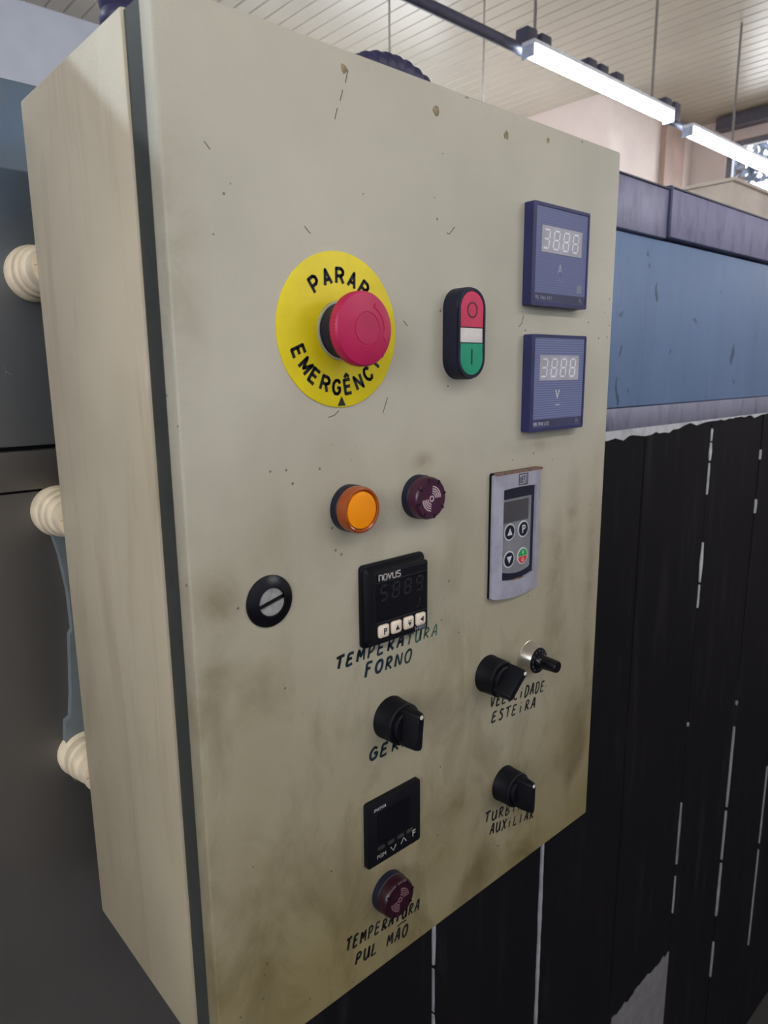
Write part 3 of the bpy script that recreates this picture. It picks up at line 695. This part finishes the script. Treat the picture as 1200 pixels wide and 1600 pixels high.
silver = M_('silver_grey_plastic', S(166, 164, 178), .4, metal=.1, var=.1, scale=90)
sb = frame(outer, inner, -6.4, -2)
for v in sb.verts:
    if v.co.y < -6 and (abs(v.co.x-x0) < .01 or abs(v.co.x-x1) < .01): v.co.y = -4.2
bmesh.ops.remove_doubles(sb, verts=sb.verts, dist=.001)
link('silver_frame', sb, silver, kp, label='silver grey frame with bowed bottom')
link('panel_recess', prism([(a, b) for a, b in inner][::2], -4.2, -2.1), navy_black, kp, smooth=0)
mem = [(ix0+1.2, iz0+8+1)]
for i in range(1, 16): t = i/16; mem.append((ix0+1.2+(ix1-4.4-ix0-1.2)*t, iz0+9-3.4*math.sin(math.pi*t*.9)))
mem += [(ix1-4.4, iz0+9), (ix1-4.4, iz1-9), (ix0+1.2, iz1-9)]
link('membrane', prism(mem, -4.8, -4.1), M_('grey_membrane', S(126, 126, 132), .5), kp, smooth=0, label='grey membrane sheet')
link('screen', prism(rrect(ix0+1.4, ix1-8.2, iz1-27, iz1-10.5, .5, 2), -5.1, -4.6), M_('lcd_dark', S(74, 72, 76), .3), kp, smooth=0, label='blank dark display')
kcols = (ix0+9.5, ix0+26.5); krow = (iz0+39.5, iz0+18)
for i, (kx, kz) in enumerate(((kcols[0], krow[0]), (kcols[1], krow[0]), (kcols[0], krow[1]), (kcols[1], krow[1]))):
    k_ = link('round_key', lathe([(0, -4.6), (6.7, -4.6), (6.7, -5.2), (0, -5.2)], kx, kz, 32), white_ink, kp)
    if i < 3:
        bm = lathe([(0, -5.1), (5.6, -5.1), (5.6, -5.4), (0, -5.4)], kx, kz, 32); 
        b2 = bmesh.new()
        if i == 0: prism([(kx-3, kz-2.4), (kx+3, kz-2.4), (kx, kz+3)], -5.6, -5.3, b2)
        if i == 2: prism([(kx-3, kz+2.4), (kx+3, kz+2.4), (kx, kz-3)], -5.6, -5.3, b2)
        if i == 1: text(b2, 'P', kx+.1, kz-3, 6.2, -5.42, bold=.02, align='CENTER')
        # one sub-part deep only: the key disc and its mark are joined with two materials
        MI = 1; merge(bm, b2); MI = 0
        link('key_face', bm, None, kp, smooth=0, mats=[navy_black, white_ink], label=('black key with white up arrow', 'black key with white letter P', 'black key with white down arrow')[i])
    else:
        bm = prism(arc(kx, kz, 5.7, 0, 180, 14), -5.4, -5.1)
        MI = 1; prism(arc(kx, kz-.5, 5.4, 180, 360, 14), -5.4, -5.1, bm); MI = 2
        prism([(kx-.4, kz+1.4), (kx+.4, kz+1.4), (kx+.4, kz+4.4), (kx-.4, kz+4.4)], -5.6, -5.3, bm)
        merge(bm, frame(circle(kx, kz-3, 1.6, 16), circle(kx, kz-3, 1, 16), -5.6, -5.3)); MI = 0
        link('key_face', bm, None, kp, smooth=0, mats=[M_('key_green', S(26, 160, 84), .5), M_('key_red', S(214, 40, 52), .5), M_('key_mark', S(200, 220, 200), .5)], label='run and stop key, green above red')
bm = bmesh.new(); lx = (x0+x1)/2+3.5
block(bm, 'weg', lx-4.2, z1-9.3, 4.6, 2.5, 3, -6.85, .55)
for zz in (z1-3.2, z1-11.2): bx(bm, lx-5.6, lx+5.6, -7.1, -6.7, zz, zz+.7)
bx(bm, lx-5.6, lx-5, -7.1, -6.7, z1-11, z1-3); bx(bm, lx+5, lx+5.6, -7.1, -6.7, z1-11, z1-3)
for v in bm.verts: v.co.y += .45
link('maker_mark', bm, M_('dark_grey_print', S(60, 60, 70), .5), kp, smooth=0)

dustm = M_('brown_dust', S(128, 100, 88), .9, var=.3, scale=200)
link('dust_line', prism([(x0+1.5, z1-1.6), (x1-1, z1-1.6), (x1-1.5, z1+.1), (x0+2, z1+.1)], -6.6, -2.4), dustm, kp, smooth=0, label='brown dust on the top edge')
link('dust_line', box(ix0+1, ix1-1, -6.2, -2.4, iz0-.1, iz0+.9, bev=.2, seg=1), dustm, kp, smooth=0, label='brown dust on the lower ledge')
# --- square temperature controller with white keys
cx, cz = 142.4, 279.2
tc = link('temperature_controller', prism(rrect(cx-28.2, cx+28.2, cz-27.6, cz+27.6, 3, 5), -2.6, 0, bev=.8), black, cab, label='black square temperature controller with four white keys')
bm = bmesh.new()
L = []
for hw, y, r in ((26.2, -2.5, 3), (24.6, -5, 2.5), (24.0, -10, 1.2), (23.4, -10.6, 1)):
    L.append([bm.verts.new((x, y, z)) for x, z in rrect(cx-hw, cx+hw, cz-hw, cz+hw, r, 4)])
for A, B in zip(L, L[1:]):
    for i in range(len(A)): bm.faces.new((A[i], A[(i+1) % len(A)], B[(i+1) % len(A)], B[i]))
bm.faces.new(L[-1]); bm.faces.new(L[0][::-1])
link('raised_front', bm, black, tc)
link('dark_window', prism(rrect(cx-21.8, cx+21.8, cz-8.8, cz+17, .6, 2), -10.8, -10.4), black_gloss, tc, smooth=0, label='smoked display window')
for q in (17, 22.6, -9.6): link('face_groove', box(cx-22.6, cx+22.6, -10.75, -10.5, cz+q, cz+q+.3), M_('groove_grey', S(48, 48, 54), .5), tc, smooth=0)
bm = bmesh.new()
for k, sg in enumerate(('acdfg', 'abcdefg', 'abcdefg', 'abcdfg')): seven(bm, cx-19.5+10.6*k, cz+5.2, 5.4, 9.4, -10.92, sg, t=1.3)
seven(bm, cx+12, cz-6, 3.4, 6, -10.92, 'bcd', t=.8)
link('unlit_digits', bm, M_('ghost_segment', S(30, 31, 38), .4), tc, smooth=0, label='faint unlit digits')
bm = bmesh.new(); block(bm, 'novus', cx-20, cz+18.2, 3.9, 3.5, 3.9, -10.62, .75)
link('maker_lettering', bm, M_('light_print', S(196, 190, 184), .5), tc, smooth=0)
bm = bmesh.new(); text(bm, 'N4800', cx+11.4, cz-23, 3.0, -10.7, wide=.85)
link('model_lettering', bm, grey_ink, tc, smooth=0)
keym = M_('ivory_key', S(232, 216, 198), .45, var=.05)
for k in range(4):
    kx = cx-17.6+11.1*k; kz = cz-15
    b1 = box(kx-4.5, kx+4.5, -12.8, -10.4, kz-4.2, kz+4.2, bev=1.7, seg=3); MI = 1
    if k == 0: text(b1, 'P', kx+.6, kz-2, 4, -12.8, bold=.025, align='CENTER')
    if k == 1: prism([(kx-1.6, kz-1.8), (kx+2, kz-1.8), (kx+.2, kz+1.6)], -12.95, -12.7, b1)
    if k == 2: prism([(kx-1.5, kz+.6), (kx+1.9, kz+.6), (kx+.2, kz-2.2)], -12.95, -12.7, b1); prism([(kx-1.6, kz+1.3), (kx+2, kz+1.3), (kx+2, kz+1.7), (kx-1.6, kz+1.7)], -12.95, -12.7, b1)
    if k == 3: prism([(kx+1.8, kz-1.9), (kx+1.8, kz+1.9), (kx-1.4, kz)], -12.95, -12.7, b1)
    MI = 0
    link('push_key', b1, None, tc, mats=[keym, black_ink], label=('ivory key marked P', 'ivory key with up arrow', 'ivory key with down arrow', 'ivory key with left arrow')[k])

# --- flat square controller at the bottom
x0, x1, z0, z1 = 115.2, 165.8, 90.2, 139.2
ct = link('temperature_controller', prism(rrect(x0, x1, z0, z1, 2, 4), -4.2, 0, bev=.7), black, cab, label='flat black square controller low on the door')
link('dark_window', prism(rrect(x0+9, x1-11, z0+16, z1-9, .8, 2), -4.5, -4.1), black_gloss, ct, smooth=0)
bm = bmesh.new(); text(bm, 'INOVA', x0+5.5, z1-7.2, 2.3, -4.2, wide=1.1, shear=.35, bold=.012)
soft = M_('soft_print', S(168, 164, 160), .5)
for nm, q in (('key_lettering', text(bmesh.new(), 'PGM', x0+8, z0+4.6, 3, -4.2, wide=1.0)), ('key_lettering', text(bmesh.new(), 'F', x1-8.6, z0+5.6, 5.2, -4.2, bold=.015)),
              ('key_arrow', ribbon([(x0+21, z0+8), (x0+23.6, z0+4.2), (x0+26.2, z0+8)], .7, -4.35, -4.15)), ('key_arrow', ribbon([(x0+31, z0+5.6), (x0+33.6, z0+9.4), (x0+36.2, z0+5.6)], .7, -4.35, -4.15))):
    link(nm, q, soft, ct, smooth=0)
link('lettering', bm, M_('soft_print', S(168, 164, 160), .5), ct, smooth=0, label='pale slanted maker name')
for k in range(4):
    kx = x0+12+9.2*k; link('soft_key', prism(rrect(kx-3.2, kx+3.2, z0+11, z0+13.6, 1, 3), -4.6, -4.1), M_('olive_key', S(52, 52, 46), .5), ct)

# --- cam lock
cx, cz = 47.9, 299.2
lk = link('door_lock', lathe([(0, 0), (15.4, 0), (15.2, -1), (9.6, -3.4), (8.6, -3.4), (8.3, -1.6), (0, -1.6)], cx, cz, 56), black_gloss, cab, label='round black door lock with slotted metal insert')
bm = bmesh.new(); c, s_ = math.cos(math.radians(14)), math.sin(math.radians(14))
for sg in (1, -1):
    pts_ = []
    for a in range(0, 181, 12):
        x, z = 8.1*math.cos(math.radians(a)), max(8.1*math.sin(math.radians(a)), 1.5)
        if sg < 0: x, z = -x, -z
        pts_.append((cx+x*c-z*s_, cz+x*s_+z*c))
    prism(pts_, -2.8, -1.4, bm)
link('lock_insert', bm, steel, lk, smooth=0, label='scuffed metal insert, slot nearly level')

# --- rotary selectors
def selector(cx, cz, rot, label, dot=True):
    s0 = link('selector_switch', lathe([(0, 0), (15, 0), (15, -1), (14.6, -1.6), (14.4, -14.6), (13.6, -15.4), (12.4, -15.6), (11.6, -14.6), (0, -14.6)], cx, cz, 56), black, cab, label=label)
    bm = bmesh.new()
    link('rotor', lathe([(0, -14), (11.2, -14), (10.8, -17), (9.5, -18), (0, -18)], cx, cz, 40), black, s0)
    a = math.radians(rot); c, s_ = math.cos(a), math.sin(a)
    L = []
    for (hw, hz, y) in ((5.2, 12.6, -14.5), (4.4, 13.2, -20), (3.2, 12.8, -28.5), (2.4, 12.4, -30)):
        L.append([bm.verts.new((cx+x*c+z*s_, y, cz-x*s_+z*c)) for x, z in rrect(-hw, hw, -hz, hz, min(2, hw*.8), 3)])
    for A, B in zip(L, L[1:]):
        for i in range(len(A)): bm.faces.new((A[i], A[(i+1) % len(A)], B[(i+1) % len(A)], B[i]))
    bm.faces.new(L[-1]); bm.faces.new(L[0][::-1])
    link('grip', bm, black, s0, label='raised grip bar')
    dx, dz = cx+10.6*s_, cz+10.6*c
    link('white_pointer_dot', lathe([(0, -29), (1.5, -29), (1.5, -30.3), (0, -30.6)], dx, dz, 14), M_('pointer_white', S(225, 222, 214), .5), s0)
selector(140, 194.7, 5, 'black selector switch above the word GERAL, grip upright')
selector(244, 194.5, 47, 'black selector switch beside the silver knob, grip turned to the right')
selector(268, 89.5, 1, 'black selector switch above the words TURBINA AUXILIAR')

# --- potentiometer knob
cx, cz = 296, 193.2
pt = link('dial_knob', lathe([(0, 0), (14.6, 0), (14.6, -1), (14.2, -1.2), (14, -3), (10.8, -10.4), (0, -10.4)], cx, cz, 48), M_('satin_silver', S(205, 198, 186), .28, metal=.85, var=.1), cab, label='small dial with silver collar and black pointed knob')
link('scale_disc', lathe([(0, -10.3), (10.9, -10.3), (10.2, -11.6), (0, -11.6)], cx, cz, 40), black, pt)
bm = bmesh.new()
for k in range(11):
    a = math.radians(225-27*k); ribbon([(cx+8*math.cos(a), cz+8*math.sin(a)), (cx+9.6*math.cos(a), cz+9.6*math.sin(a))], .5, -11.75, -11.55, bm)
link('scale_marks', bm, grey_ink, pt, smooth=0)
link('spindle_knob', lathe([(0, -11.5), (7.4, -11.5), (7, -14), (5.6, -16), (5, -28.5), (4.4, -29.4), (0, -29.4)], cx, cz, 24, knurl=(3, 4)), black_gloss, pt, label='black fluted knob')

# --- corrugated conduits on the cabinet top
def corrugated(path, r, pitch=3.2):
    bm = bmesh.new(); pts_ = [Vector(p) for p in path]
    # resample
    out = [pts_[0]]; step = pitch/4
    for a, b in zip(pts_, pts_[1:]):
        n = max(1, int((b-a).length/step))
        for i in range(1, n+1): out.append(a.lerp(b, i/n))
    rings = []; up = Vector((0, 1, 0)); s_ = 0
    for i, p in enumerate(out):
        d = (out[min(i+1, len(out)-1)]-out[max(i-1, 0)]).normalized()
        a = d.cross(up).normalized() if abs(d.dot(up)) < .95 else d.orthogonal().normalized(); b = d.cross(a)
        s_ += (p-out[i-1]).length if i else 0
        rr = r-1.6*(.5+.5*math.cos(2*math.pi*s_/pitch))**2
        rings.append([bm.verts.new(p+rr*(math.cos(2*math.pi*k/18)*a+math.sin(2*math.pi*k/18)*b)) for k in range(18)])
    for A, B in zip(rings, rings[1:]):
        for k in range(18): bm.faces.new((A[k], A[(k+1) % 18], B[(k+1) % 18], B[k]))
    bm.faces.new(rings[0]); bm.faces.new(rings[-1][::-1]); return bm
condm = M_('corrugated_black', S(44, 42, 78), .45, var=.1)
tag(link('corrugated_conduit', corrugated([(238-58*math.cos(math.radians(t)), 100, 600+ (48)*math.sin(math.radians(t))) for t in range(0, 181, 5)], 12, 9), condm), 'dark corrugated conduit arching over the cabinet top', 'conduit')
tag(link('corrugated_conduit', corrugated([(31, 100, 600.3), (31, 100, 760), (31, 130, 830), (31, 220, 860), (31, 400, 860)], 13, 9), condm), 'dark corrugated conduit rising from the left end of the cabinet top', 'conduit')
